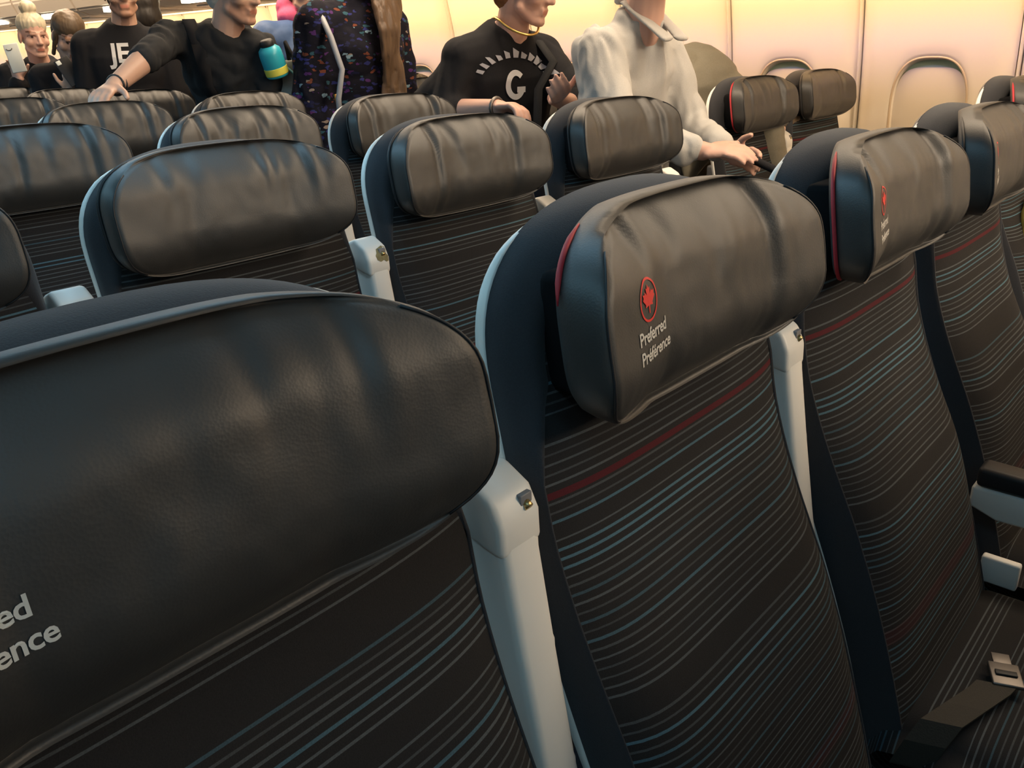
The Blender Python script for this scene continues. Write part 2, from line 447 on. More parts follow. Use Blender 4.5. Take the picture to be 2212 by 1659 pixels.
# armrest folded up between two seats
colm = prism_x('armrest_post', [(-.0285,-.250),(-.034,-.285),(-.050,-.38),(-.072,-.50),(-.105,-.64),(-.070,-.67),(-.034,-.52),(.002,-.40),(.030,-.30),(.036,-.250)], .213, .259, .009)
capm = prism_x('armrest_cap', [(-.0335,-.288),(-.0325,-.258),(-.022,-.237),(.006,-.222),(.034,-.232),(.041,-.250),(.040,-.272),(.02,-.276),(-.01,-.284)], .2105, .2615, .007)
notm = box_mesh('latch_recess', (.240,-.0285,-.258), (.254,-.016,-.241), .001)
scrV, scrF = tube([(.247,-.0315,-.2525),(.247,-.026,-.2495)], .0042, 10)
scrm = mesh_from('latch_screw', scrV, scrF)
# armrest folded down
downm = prism_x('armrest_pad', [(-.16,-.584),(-.50,-.590),(-.53,-.600),(-.53,-.618),(-.16,-.620)], .212, .260, .009)
downs = prism_x('armrest_side', [(-.155,-.622),(-.50,-.622),(-.515,-.635),(-.49,-.668),(-.20,-.676),(-.155,-.66)], .216, .256, .006)
def build_cushion():
    V = []; sv = []; nx = 17; prof = []
    P = [(-.175,-.80),(-.19,-.775),(-.22,-.765),(-.30,-.762),(-.42,-.758),(-.52,-.752),(-.58,-.755),(-.625,-.775),(-.64,-.81),(-.63,-.85),(-.60,-.88)]
    pts = []
    for (a,b),(c,d) in zip(P,P[1:]):
        for i in range(4): pts.append((a+(c-a)*i/4,b+(d-b)*i/4))
    pts.append(P[-1]); L = 0
    for i,(y,z) in enumerate(pts):
        if i: L += math.hypot(y-pts[i-1][0], z-pts[i-1][1])
        for j in range(nx):
            s = -1+2*j/(nx-1); x = .222*math.copysign(abs(s)**.75,s)
            V.append((CX+x, y, z-.05*abs(s)**7-.004*(1-s*s)*math.sin(L*8))); sv.append(.9+L)
    n0 = len(V); nr = len(pts)
    F = [tuple(reversed(f)) for f in grid_faces(nr, nx)]
    # sides and underside
    for side in (0, nx-1):
        base = len(V)
        for i,(y,z) in enumerate(pts): V.append((V[i*nx+side][0]*1.0, y, min(z-.06,-.87))); sv.append(.9)
        for i in range(nr-1):
            a = i*nx+side; f = (a,a+nx,base+i+1,base+i); F.append(f if side==0 else tuple(reversed(f)))
    F.append(tuple(range(n0,n0+nr))); 
    me = mesh_from('seat_cushion', V, F); at = me.attributes.new('sv','FLOAT','POINT'); at.data.foreach_set('value', sv); return me
MCU = build_cushion()
PAN = box_mesh('seat_pan', (CX-.215,-.60,-.93), (CX+.215,-.13,-.875), .01)
LEG = [prism_x('leg', [(-.50,-.93),(-.46,-.93),(-.42,-1.22),(-.47,-1.22)], x-.02, x+.02, .004) for x in (CX-.13,CX+.13)]
LEG += [prism_x('leg', [(-.22,-.93),(-.18,-.93),(-.12,-1.22),(-.17,-1.22)], x-.02, x+.02, .004) for x in (CX-.13,CX+.13)]
TRAY = box_mesh('tray_table', (CX-.17,.0,-.55), (CX+.17,.03,-.30), .008)

def text_mesh(txt, size, offset=.0, spacing=1.0):
    cu = bpy.data.curves.new('t','FONT'); cu.body = txt; cu.size = size; cu.offset = offset; cu.space_character = spacing; cu.resolution_u = 3
    o = bpy.data.objects.new('t', cu); C.objects.link(o)
    dg = bpy.context.evaluated_depsgraph_get(); me = bpy.data.meshes.new_from_object(o.evaluated_get(dg))
    V = [(v.co.x,v.co.y) for v in me.vertices]; F = [tuple(p.vertices) for p in me.polygons]
    bpy.data.objects.remove(o); bpy.data.meshes.remove(me); bpy.data.curves.remove(cu)
    return V, F
def project(name, V2, F, origin, right, up, direction, bvh, lift, thick=.0006):
    """lay a flat outline onto a surface; it keeps a little thickness of its own"""
    O, R, U, D = Vector(origin), Vector(right), Vector(up), Vector(direction).normalized()
    bm = bmesh.new(); vs_ = [bm.verts.new((x,y,0)) for x,y in V2]
    for f in F:
        try: bm.faces.new([vs_[i] for i in f])
        except ValueError: pass
    bmesh.ops.triangulate(bm, faces=bm.faces[:])
    for _ in range(2):
        le = [e for e in bm.edges if e.calc_length() > .012]
        if le: bmesh.ops.subdivide_edges(bm, edges=le, cuts=1); bmesh.ops.triangulate(bm, faces=bm.faces[:])
    for v in bm.verts:
        p = O+R*v.co.x+U*v.co.y; h = bvh.ray_cast(p-D*.4, D)
        v.co = (h[0]-D*lift) if h[0] is not None else p
    me = bpy.data.meshes.new(name); bm.to_mesh(me); bm.free(); return me
LEAFH = [(0,1),(.14,.70),(.33,.80),(.24,.34),(.52,.60),(.60,.44),(.92,.50),(.80,.26),(.95,.14),(.50,-.22),(.56,-.40),(.08,-.34),(.06,-.85)]
LEAF = LEAFH+[(-x,y) for x,y in reversed(LEAFH[1:])]
def emblem_shapes(r):
    V = []; F = []; n = 40
    for rr in (r, r*.89):
        for j in range(n): V.append((rr*math.cos(2*math.pi*j/n), rr*math.sin(2*math.pi*j/n)))
    for j in range(n): F.append((j,(j+1)%n,n+(j+1)%n,n+j))
    o = len(V); V += [(x*r*.72,y*r*.72) for x,y in LEAF]; F.append(tuple(range(o,len(V))))
    # the stem's base joins the ring
    return V, F
TXT = [text_mesh('Preferred', .0148, .0003, .96), text_mesh('Préférence', .0148, .0003, .96)]
HRCACHE = {}
ROWN = {-1:'hidden foremost row'}; ROWN.update(enumerate(['nearest row','second row back','third row back','fourth row back','fifth row back','sixth row back','seventh row back','eighth row back']))
COLN = {1:'leftmost of the centre block',2:'second from the left in the centre block',3:'third from the left in the centre block',4:'aisle end of the centre block',5:'aisle seat of the window pair',6:'window seat of the window pair'}
def seat(i, j, arm='up', red=False, logo=False, seed=None, wl=.22, wr=.22, hz=0., folds=1., lean=0., dx=0., dy=0., chip=False, label=None, redv=.263, pipe=(50,100), lo=(0,0)):
    win = i >= 5
    loc = (i*S+(AISLE if win else 0)+dx, j*PITCH+(WSH if win else 0)+dy, Z0)
    e = empty('airline_seat', loc, label or 'striped dark airline seat, %s, %s' % (ROWN[j], COLN[i]), 'airline seat', 'airline seats in rows')
    if lean:
        # recline about the hinge at the seat cushion
        h = Vector((0,-.18,-.78)); m = Matrix.Translation(Vector(loc)+h) @ Matrix.Rotation(lean,4,'X') @ Matrix.Translation(-h)
    b = obj('backrest', MB, M['stripe'], e); b.color = (redv,0,0,1)
    s = obj('back_shell', MS, M['navy'], e); obj('edge_trim', MT, M['plastic_white'], s)['label'] = 'white plastic edge trim'
    rp = obj('rear_panel', MR, M['plastic_grey'], e); obj('tray_table', TRAY, M['plastic_grey'], e).location.y = -.0 if False else .03
    key = (seed if seed is not None else (i*7+j*3)%5, wl, wr, folds, logo, pipe)
    if key not in HRCACHE: HRCACHE[key] = headrest_mesh(*key)
    hm, pm_, sm_, HV = HRCACHE[key]
    h = obj('headrest', hm, M['leather'], e); h['label'] = 'black leather headrest'; h.location.z = hz; h.location.y = hz*.15
    obj('headrest_mount', MOUNT, M['darkgap'], e)
    for sm1 in sm_: obj('seam', sm1, M['dark'], h)
    pp = bpy.data.objects.new('piping', pm_.copy() if not red else pm_); C.objects.link(pp); pp.parent = h
    pp.data.materials.clear(); pp.data.materials.append(M['red'] if red else M['dark'])
    if logo:
        bv = BVHTree.FromPolygons([Vector(v) for v in HV], [tuple(p.vertices) for p in hm.polygons])
        V2, F2 = emblem_shapes(.0172)
        a = obj('emblem', project('emblem', V2, F2, (-.166+lo[0],-.08,-.094+lo[1]), (1,0,0), (0,0,1), (0,1,0), bv, .0007), M['redthread'], h); a['label'] = 'red embroidered leaf in a ring'
        for k,(V2,F2) in enumerate(TXT):
            t = obj('lettering', project('lettering', V2, F2, (-.190+lo[0],-.08,-.1255-.0155*k+lo[1]), (1,0,0), (0,0,1), (0,1,0), bv, .0007), M['whitethread'], h)
            t['label'] = 'white embroidered lettering'
    if arm == 'up':
        a = obj('armrest', colm, M['plastic_white'], e); a['label'] = 'white armrest folded up'
        c = obj('armrest_cap', capm, M['plastic_white'], a); obj('latch_recess', notm, M['plastic_grey'], a); obj('latch_screw', scrm, M['brass'], a)
    elif arm == 'down':
        a = obj('armrest', downm, M['dark'], e); a['label'] = 'dark armrest pad folded down'; obj('armrest_side', downs, M['plastic_white'], a)
    obj('seat_cushion', MCU, M['stripe'], e).color = (9,0,0,1); obj('seat_pan', PAN, M['plastic_grey'], e)
    for lm in LEG: obj('leg', lm, M['seatmetal'], e)
    return e
seats = {}
# nearest row
seats[1,0] = seat(1,0,'up',redv=.49,red=False,logo=True,lo=(.019,.004),seed=11,wl=.26,wr=.2,folds=.45)
seats[2,0] = seat(2,0,'up',True,True,pipe=(50,70),seed=12,wl=.26,wr=.20,folds=.9)
seats[3,0] = seat(3,0,'down',True,True,seed=13,wl=.26,wr=.22,folds=1.1)
seats[4,0] = seat(4,0,'none',False,True,seed=14,wl=.26,wr=.2,folds=.8)
seats[5,0] = seat(5,0,'up',True,False,seed=15); seats[6,0] = seat(6,0,'none',False,False,seed=16)
# second row
seats[1,1] = seat(1,1,'up',seed=21,folds=.6); seats[2,1] = seat(2,1,'up',redv=.31,seed=22,folds=.7); seats[3,1] = seat(3,1,'up',redv=.45,seed=23)
seats[4,1] = seat(4,1,'up',redv=.4,seed=24,folds=1.1); seats[5,1] = seat(5,1,'up',True,seed=25); seats[6,1] = seat(6,1,'none',seed=26,folds=.6)
# further rows, and the row the viewer stands behind
for i in range(1,7): seats[i,-1] = seat(i,-1,'up' if i in (1,2,3,5) else 'none', seed=31, folds=1.0)
for j in range(2,8):
    for i in (2,3,4,5,6):
        if i == 2 and j > 3: continue
        seats[i,j] = seat(i,j,'up' if i in (2,3,5) else 'none', seed=30+(i*5+j*3)%4, wl=.22+.1*((i+j)%3==0), wr=.22, folds=1.3, redv=.3+.05*((i*3+j)%5))

for c in seats[1,1].children:
    if c.name.startswith('armrest'): c.location = (-.012,0,.024)      # this armrest is pushed up a little further
# chipped cap on one armrest of the second row, seat belt on the third seat of the nearest row
e = seats[2,1]
chv = [(-.013,-.010),(-.006,-.014),(.002,-.012),(.006,-.016),(.012,-.015),(.013,-.006),(.009,-.001),(.012,.006),(.011,.012),(.005,.015),(.002,.009),(-.003,.012),(-.009,.010),(-.011,.003),(-.015,-.002)]
cb = BVHTree.FromPolygons([v.co.copy() for v in capm.vertices], [tuple(p.vertices) for p in capm.polygons])
c_ = obj('chipped_patch', project('chip', chv, [tuple(range(len(chv)))], (.245,-.0285,-.250), (1,0,0), (0,.45,.89), (0,.89,-.45), cb, .0006), M['chip'], [c for c in e.children if c.name.startswith('armrest')][0])
c_['label'] = 'chipped patch showing brown foam'
M['belt'] = grained('belt_webbing', (.018,.015,.011), (.034,.028,.019), 400, .8, .5, .001)
e = seats[3,0]
def ribbon(pts, wdir, width, thick):
    V = []; W = Vector(wdir).normalized()
    for p in pts:
        p = Vector(p)
        for a, b in ((-1,0),(1,0),(1,1),(-1,1)): V.append(p+W*(a*width/2)+Vector((0,0,b*thick)))
    F = grid_faces(len(pts),4,True); n = len(pts)*4
    return V, F+[(3,2,1,0),(n-4,n-3,n-2,n-1)]
BV, BF = ribbon([(-.250,-.235,-.82),(-.238,-.245,-.785),(-.215,-.255,-.760),(-.17,-.272,-.754),(-.12,-.288,-.753),(-.10,-.292,-.752)], (.35,-.9,0), .050, .003)
belt = obj('seat_belt', mesh_from('seat_belt', BV, BF, False), M['belt'], e)
bk = obj('buckle', box_mesh('buckle', (-.024,-.020,0), (.024,.020,.006), .002), M['steel'], belt)
bk.location = (-.075,-.297,-.752); bk.rotation_euler = (0,0,.4)
tg = obj('buckle_slot', box_mesh('buckle_slot', (-.006,-.014,.0065), (.004,.014,.009), .001), M['dark'], bk)
bt = obj('buckle_tongue', box_mesh('tongue', (.018,-.012,.002), (.046,.012,.005), .001), M['steel'], belt); bt.location = bk.location; bt.rotation_euler = bk.rotation_euler
obj('belt_anchor', box_mesh('belt_anchor', (.222,-.25,-.80), (.240,-.19,-.75), .004), M['plastic_white'], e)

# ------------------------------------------------------------------ people
def ring_frame(d):
    d = d.normalized(); up = Vector((0,0,1)) if abs(d.z) < .95 else Vector((0,1,0))
    x = up.cross(d).normalized(); return x, d.cross(x)
def capsule(a, b, r1, r2, seg=14, sx=1., axis=None):
    """closed tapered capsule; sx widens it along axis"""
    a, b = Vector(a), Vector(b); d = (b-a)
    if d.length < 1e-5: d = Vector((0,0,1e-4))
    dn = d.normalized()
    if axis is None: x, y = ring_frame(d)
    else:
        x = Vector(axis)-dn*Vector(axis).dot(dn); x.normalize(); y = dn.cross(x)
    P = []
    for k in range(5): t = -math.pi/2+k*math.pi/10; P.append((a+dn*r1*math.sin(t), r1*math.cos(t)))
    P.append((a,r1)); P.append((a+d*.5,(r1+r2)/2)); P.append((b,r2))
    for k in range(1,6): t = k*math.pi/10; P.append((b+dn*r2*math.sin(t), r2*math.cos(t)))
    V = []
    for c, r in P:
        r = max(r,1e-4)
        for k in range(seg):
            q_ = 2*math.pi*k/seg; V.append(c+x*r*sx*math.cos(q_)+y*r*math.sin(q_))
    F = grid_faces(len(P), seg, True); n = len(V)
    F += [tuple(range(seg-1,-1,-1)), tuple(range(n-seg,n))]
    return V, F
def loft(rings, axis, seg=22):
    """rings: (centre, rx, ry); rx along axis"""
    V = []; n = len(rings)
    for i,(c,rx,ry) in enumerate(rings):
        d = Vector(rings[min(n-1,i+1)][0])-Vector(rings[max(0,i-1)][0]); d.normalize()
        x = Vector(axis)-d*Vector(axis).dot(d); x.normalize(); y = d.cross(x)
        for k in range(seg):
            q_ = 2*math.pi*k/seg; cc, ss = math.cos(q_), math.sin(q_)
            V.append(Vector(c)+x*rx*math.copysign(abs(cc)**.85,cc)+y*ry*math.copysign(abs(ss)**.85,ss))
    F = grid_faces(n, seg, True); m_ = len(V)
    return V, F+[tuple(range(seg-1,-1,-1)), tuple(range(m_-seg,m_))]
def ellipsoid(c, rx, ry, rz, fr=None, seg=18, rin=11):
    V = []; R, Fw, U = fr or (Vector((1,0,0)),Vector((0,1,0)),Vector((0,0,1)))
    c = Vector(c)
    for i in range(rin):
        t = -math.pi/2+math.pi*(i+.02)/(rin-1+.04) if 0<i<rin-1 else (-math.pi/2*.985 if i==0 else math.pi/2*.985)
        for k in range(seg):
            q_ = 2*math.pi*k/seg
            V.append(c+R*rx*math.cos(t)*math.cos(q_)+Fw*ry*math.cos(t)*math.sin(q_)+U*rz*math.sin(t))
    F = grid_faces(rin, seg, True); n = len(V)
    return V, F+[tuple(range(seg-1,-1,-1)), tuple(range(n-seg,n))]
def fuse(name, shapes, voxel, smooth=4, folds=0., ffreq=(9,9,4), seed=0):
    V = []; F = []
    for v, f in shapes:
        o = len(V); V += v; F += [tuple(i+o for i in q_) for q_ in f]
    me = bpy.data.meshes.new('tmp'); me.from_pydata([tuple(v) for v in V], [], F); me.update()
    bm = bmesh.new(); bm.from_mesh(me); bmesh.ops.recalc_face_normals(bm, faces=bm.faces[:]); bm.to_mesh(me); bm.free()
    o = bpy.data.objects.new('tmp', me); C.objects.link(o)
    md = o.modifiers.new('r','REMESH'); md.mode = 'VOXEL'; md.voxel_size = voxel
    sm_ = o.modifiers.new('s','SMOOTH'); sm_.iterations = smooth; sm_.factor = .5
    dg = bpy.context.evaluated_depsgraph_get(); r = bpy.data.meshes.new_from_object(o.evaluated_get(dg))
    bpy.data.objects.remove(o); bpy.data.meshes.remove(me)
    r.name = name
    if folds:
        so = Vector((seed*2.3,seed*1.1,seed))
        n_ = len(r.vertices); nr_ = [0.]*(3*n_); r.vertex_normals.foreach_get('vector', nr_); co_ = []
        for i_, v in enumerate(r.vertices):
            c = v.co.copy(); nv = Vector(nr_[3*i_:3*i_+3]); w_ = Vector((c.x*ffreq[0]+1.5*noise.noise(c*5+so), c.y*ffreq[1], c.z*ffreq[2]))
            co_ += list(c+nv*(folds*(abs(noise.noise(w_+so))*2-.6)+folds*.35*noise.noise(w_*2.7+so)))
        r.vertices.foreach_set('co', co_); r.update()
    r.polygons.foreach_set('use_smooth', [True]*len(r.polygons))
    return r
def hand_shapes(wr, d, side, curl=.35, thumb=1, s=1.):
    """palm and five fingers; d = finger direction, side = towards the thumb"""
    wr = Vector(wr); d = Vector(d).normalized(); side = Vector(side); side = (side-d*side.dot(d)).normalized(); nrm = d.cross(side)*thumb
    out = [capsule(wr-d*.03*s, wr+d*.02*s, .024*s, .022*s), capsule(wr+d*.018*s, wr+d*.070*s, .0155*s, .0145*s, 14, 2.35, side)]
    for k,(L_,of) in enumerate(((.066,.030),(.075,.010),(.070,-.010),(.054,-.029))):
        p = wr+d*(.082-.004*abs(k-1))*s+side*of*s; a = curl*.6; dd = d
        for m_, fr in enumerate((.45,.32,.23)):
            ang = curl*(.6,1.0,.8)[m_]
            dd = (dd*math.cos(ang)-nrm*math.sin(ang)).normalized()
            p2 = p+dd*L_*fr*s; out.append(capsule(p,p2,(.0092-.0008*m_)*s,(.0086-.0009*m_)*s,10)); p = p2
    p = wr+d*.028*s+side*.028*s; dd = (d*.62+side*.78-nrm*.25).normalized()
    p2 = p+dd*.040*s; out.append(capsule(p,p2,.0135*s,.0105*s,10)); dd = (dd+d*.6-nrm*.25*curl).normalized(); out.append(capsule(p2,p2+dd*.032*s,.0102*s,.0085*s,10))
    return out
def head_frame(fwd, tilt=0.):
    Fw = Vector(fwd).normalized(); R = Fw.cross(Vector((0,0,1))).normalized(); U = R.cross(Fw)
    if tilt:
        R, U = R*math.cos(tilt)+U*math.sin(tilt), U*math.cos(tilt)-R*math.sin(tilt)
    return R, Fw, U
def head_shapes(c, fr, s=1.):
    R, Fw, U = fr; c = Vector(c)
    P = lambda x,y,z: c+(R*x+Fw*y+U*z)*s
    E_ = lambda p,a,b,d: ellipsoid(P(*p), a*s, b*s, d*s, fr)
    out = [E_((0,-.012,.035),.073,.092,.082), E_((0,.022,-.028),.060,.068,.080), E_((0,.040,-.078),.044,.046,.034), capsule(P(-.012,.074,-.098),P(.012,.074,-.098),.017*s,.017*s),
           capsule(P(0,.086,.008),P(0,.104,-.030),.0075*s,.0115*s), capsule(P(-.011,.094,-.034),P(.011,.094,-.034),.0085*s,.0085*s),
           capsule(P(-.036,.074,.020),P(.036,.074,.020),.0125*s,.0125*s), capsule(P(-.017,.084,-.060),P(.017,.084,-.060),.0075*s,.0075*s), capsule(P(-.015,.083,-.071),P(.015,.083,-.071),.0085*s,.0085*s),
           E_((.040,.052,-.030),.026,.028,.028), E_((-.040,.052,-.030),.026,.028,.028),
           E_((.074,-.008,-.012),.010,.020,.033), E_((-.074,-.008,-.012),.010,.020,.033),
           capsule(P(.045,.02,-.07),P(.02,.062,-.098),.02*s,.016*s), capsule(P(-.045,.02,-.07),P(-.02,.062,-.098),.02*s,.016*s)]
    return out
def skin_mat(name, c1, c2):
    m = mat(name, c1, .5); q = N(m)
    at = q.n('ShaderNodeAttribute', attribute_name='tone')
    tc = q.n('ShaderNodeTexCoord'); nz = q.n('ShaderNodeTexNoise', i_Scale=28.0, i_Detail=4.0); q.l(tc.outputs['Object'], nz.inputs['Vector'])
    base = q.mix(nz.outputs['Fac'], c1, c2)
    x = q.t.nodes.new('ShaderNodeMix'); x.data_type = 'RGBA'; x.blend_type = 'MULTIPLY'; x.inputs[0].default_value = 1
    q.l(base, x.inputs[6]); q.l(at.outputs['Color'], x.inputs[7]); q.l(x.outputs[2], q.b.inputs['Base Color'])
    q.b.inputs['Subsurface Weight'].default_value = .08; q.b.inputs['Subsurface Radius'].default_value = (.01,.004,.002)
    return m
def paint_face(me, c, fr, s=1., brow=(.30,.22,.17), lip=(.86,.56,.53), beard=None):
    R, Fw, U = fr; c = Vector(c); col = []
    for v in me.vertices:
        d = v.co-c; x, y, z = d.dot(R)/s, d.dot(Fw)/s, d.dot(U)/s
        k = (1,1,1)
        if abs(x) < .09 and abs(z) < .16 and y > .03:
            ax = abs(x)
            if ((ax-.031)/.016)**2+((z-.001)/.0065)**2 < 1 and y > .05:
                k = (.95,.95,1.0) if ((ax-.031)/.006)**2+((z-.001)/.0065)**2 > 1 else (.10,.08,.07)
            elif ((ax-.031)/.020)**2+((z-.003)/.0095)**2 < 1 and z > 0: k = (.35,.28,.26)
            elif ((ax-.033)/.023)**2+((z-.026-.1*(.033-abs(ax-.033)))/.0055)**2 < 1: k = brow
            elif (x/.021)**2+((z+.0655)/.009)**2 < 1: k = lip
            elif beard and z < -.045 and ((x/.07)**2 < 1): k = beard
        col.append(k)
    a = me.color_attributes.new('tone','FLOAT_COLOR','POINT')
    a.data.foreach_set('color', [q_ for k in col for q_ in (*k,1)])
def tone_plain(me):
    a = me.color_attributes.new('tone','FLOAT_COLOR','POINT')
    a.data.foreach_set('color', [1.]*(4*len(me.vertices)))
class Person:
    def __init__(s, xy, fwd, H, label, skin, hips=None, chest=None, head=None, look=None, build=1., depth=1., tilt=0., neck=None, width=1.):
        F = Vector((fwd[0],fwd[1],0)).normalized(); s.F = F; s.R = Vector((F.y,-F.x,0)); s.H = H; s.k = H/1.7; s.build = build
        X = Vector((xy[0],xy[1],0)); k = s.k
        s.hips = Vector(hips) if hips else X+Vector((0,0,.93*k))
        s.chest = Vector(chest) if chest else X+Vector((0,0,1.36*k))
        s.head = Vector(head) if head else s.chest+Vector((0,0,.22*k))+F*.03
        s.fr = head_frame(look or (F.x,F.y,-.05), tilt); s.hs = 1.0*k**.6
        s.neck = Vector(neck) if neck else s.chest+Vector((0,0,.06*k))
        sw = .175*k*width
        s.sh = {1: s.chest+s.R*sw, -1: s.chest-s.R*sw}
        s.el = {}; s.wr = {}; s.fd = {}; s.ts = {}; s.curl = {}
        for d in (1,-1):
            s.el[d] = s.sh[d]+Vector((0,0,-.28*k))+s.R*d*.05+F*-.02; s.wr[d] = s.el[d]+Vector((0,0,-.22*k))+F*.10
            s.fd[d] = Vector((0,0,-1))+F*.2; s.ts[d] = F; s.curl[d] = .35
        s.depth = depth; s.skin = skin; s.label = label; s.root = None; s.xy = X
    def torso(s, g, t0=0., t1=1.0, flare=0.):
        b, k, dp = s.build, s.k, s.depth; A, B = s.hips, s.chest; out = []
        tab = [(-.12,.168,.118),(0,.172,.122),(.2,.160,.116),(.42,.148,.108),(.65,.160,.118),(.85,.168,.112),(.97,.150,.092),(1.06,.105,.072),(1.13,.060,.058)]
        for t, rx, ry in tab:
            if t < t0 or t > t1+.14: continue
            p = A+(B-A)*t
            if t > 1: p = B+(s.neck-B)*((t-1)/.13)
            fl = flare*max(0,.5-t)
            out.append((p, (rx*b*k+g+fl) if t<1.1 else rx*k+g, (ry*b*dp*k+g+fl) if t<1.1 else ry*k+g))
        return loft(out, s.R)
    def arm(s, d, g, upto=2., thick=1.):
        k = s.k*thick; o = [capsule(s.chest+(s.sh[d]-s.chest)*.5, s.sh[d], .062*s.k+g, .058*s.k+g)]
        a, b, c = s.sh[d], s.el[d], s.wr[d]
        if upto >= 1: o.append(capsule(a,b,.054*k+g,.042*k+g))
        else: o.append(capsule(a,a+(b-a)*upto,.054*k+g,.050*k+g))
        if upto > 1:
            f = min(1,upto-1); o.append(capsule(b,b+(c-b)*f,.041*k+g,(.041-.014*f)*k+g))
        return o
    def finish(s, voxel=.0055, brow=(.30,.22,.17), lip=(.86,.56,.53), beard=None, face=True, hands=(1,-1)):
        sh = head_shapes(s.head, s.fr, s.hs)
        R, Fw, U = s.fr
        sh.append(capsule(s.head-U*.06*s.hs-Fw*.018, s.neck-Vector((0,0,.05)), .052*s.k, .062*s.k))
        sh.append(s.torso(-.012))
        for d in (1,-1):
            sh += s.arm(d, 0, 2)
            sh += hand_shapes(s.wr[d], s.fd[d], s.ts[d], s.curl[d], d, s.k)
            h = s.hips+s.R*d*.085*s.k; f = Vector((s.xy.x,s.xy.y,0))+s.R*d*.10; kn = (h+f)/2+s.F*.04
            sh.append(capsule(h,kn,.078*s.k,.055*s.k)); sh.append(capsule(kn,f+Vector((0,0,.09)),.054*s.k,.040*s.k))
            sh.append(capsule(f+Vector((0,0,.05))-s.F*.04, f+Vector((0,0,.04))+s.F*.13, .036, .03))
        me = fuse('body', sh, voxel, 3)
        if face: paint_face(me, s.head, s.fr, s.hs, brow, lip, beard)
        else: tone_plain(me)
        s.root = obj('person', me, s.skin); tag(s.root, s.label, 'person', 'passengers standing in the aisle')
        return s.root
    def cloth(s, name, shapes, m, voxel=.008, folds=.004, ff=(9,9,4), seed=1, smooth=4, label=None):
        o = obj(name, fuse(name, shapes, voxel, smooth, folds, ff, seed), m, s.root)
        if label: o['label'] = label
        return o
    def trousers(s, m, shoes=True):
        sh = []
        for d in (1,-1):
            h = s.hips+s.R*d*.085*s.k; f = Vector((s.xy.x,s.xy.y,0))+s.R*d*.10; kn = (h+f)/2+s.F*.04
            sh += [capsule(h,kn,.098*s.k,.072*s.k), capsule(kn,f+Vector((0,0,.10)),.070*s.k,.058*s.k)]
        sh.append(capsule(s.hips-s.R*.07,s.hips+s.R*.07,.118*s.k,.118*s.k))
        s.cloth('trousers', sh, m, .012, .004)
        for d in (1,-1):
            f = Vector((s.xy.x,s.xy.y,0))+s.R*d*.10
            me = fuse('shoe', [capsule(f+Vector((0,0,.05))-s.F*.05, f+Vector((0,0,.045))+s.F*.14, .048, .042), capsule(f+Vector((0,0,.05)), f+Vector((0,0,.12)), .05, .055)], .010, 3)
            for v in me.vertices: v.co.z = max(v.co.z, .002)
            obj('shoe', me, M['dark'], s.root)
    def hair(s, shapes, m, voxel=.006, folds=.003, ff=(40,40,10), seed=3, name='hair'):
        return s.cloth(name, shapes, m, voxel, folds, ff, seed, 3)
    def hp(s, x, y, z): R, Fw, U = s.fr; return s.head+(R*x+Fw*y+U*z)*s.hs
    def scalp(s, front=.0, low=-.02, g=1.):
        R, Fw, U = s.fr; h = s.hs
        return [ellipsoid(s.hp(0,-.024,.050), .080*h*g, .093*h*g, .082*h*g, s.fr), ellipsoid(s.hp(0,-.055,low), .070*h*g, .060*h*g, .080*h*g, s.fr)]

M['skin_a'] = skin_mat('skin_light', (.60,.38,.29), (.66,.43,.33))
M['skin_b'] = skin_mat('skin_tan', (.54,.33,.24), (.60,.37,.28))
M['skin_c'] = skin_mat('skin_rosy', (.62,.37,.29), (.68,.42,.33))
M['black_cotton'] = grained('black_cotton', (.010,.010,.012), (.022,.022,.025), 500, .9, .3, .001, .2)
M['charcoal_cotton'] = grained('charcoal_cotton', (.018,.019,.021), (.032,.033,.036), 400, .9, .3, .001, .2)
M['white_linen'] = grained('white_linen', (.44,.43,.41), (.54,.53,.51), 300, .85, .3, .001, .2)
M['olive'] = grained('olive_cloth', (.16,.145,.105), (.21,.19,.145), 200, .7, .3, .001, .3)
M['denim'] = grained('denim', (.02,.03,.05), (.05,.06,.09), 300, .9, .4, .001, .2)
M['blue_jacket'] = grained('blue_jacket', (.03,.08,.22), (.06,.13,.30), 60, .6, .3, .002)
M['pink'] = grained('pink_fleece', (.62,.08,.20), (.75,.14,.28), 120, .8)
M['grey_bag'] = grained('grey_canvas', (.24,.24,.21), (.33,.32,.29), 220, .85, .4, .001)
M['hair_blond'] = grained('bleached_hair', (.46,.40,.28), (.62,.56,.42), 60, .55, .5, .002, stretch=(1,1,.15))
M['hair_brown'] = grained('light_brown_hair', (.085,.055,.03), (.17,.115,.07), 90, .5, .6, .002, stretch=(1,1,.12))
M['hair_dark'] = grained('dark_hair', (.012,.010,.009), (.035,.028,.022), 90, .5, .6, .002, stretch=(1,1,.12))
M['hair_white'] = grained('white_hair', (.50,.47,.43), (.66,.63,.58), 120, .6, .6, .002)
M['hair_red'] = grained('auburn_hair', (.16,.06,.025), (.30,.14,.06), 110, .5, .6, .002)
M['hair_long'] = grained('long_blond_hair', (.055,.034,.02), (.17,.10,.055), 110, .5, .7, .003, stretch=(1,1,.10))
M['print_white'] = mat('white_print', (.72,.72,.72), .7)
M['print_dim'] = mat('pale_print', (.42,.42,.46), .7)
M['gold'] = mat('gold', (.75,.50,.16), .3, 1)
M['phone_white'] = mat('white_phone_case', (.74,.78,.74), .4)
M['phone_dark'] = mat('dark_phone', (.012,.012,.014), .6)
M['bottle_teal'] = mat('teal_bottle', (.03,.40,.52), .35)
M['bottle_yellow'] = mat('yellow_print', (.70,.68,.10), .5)
M['strap_teal'] = mat('teal_strap', (.10,.28,.30), .7)
M['strap_silver'] = mat('silver_strap', (.30,.32,.36), .5)
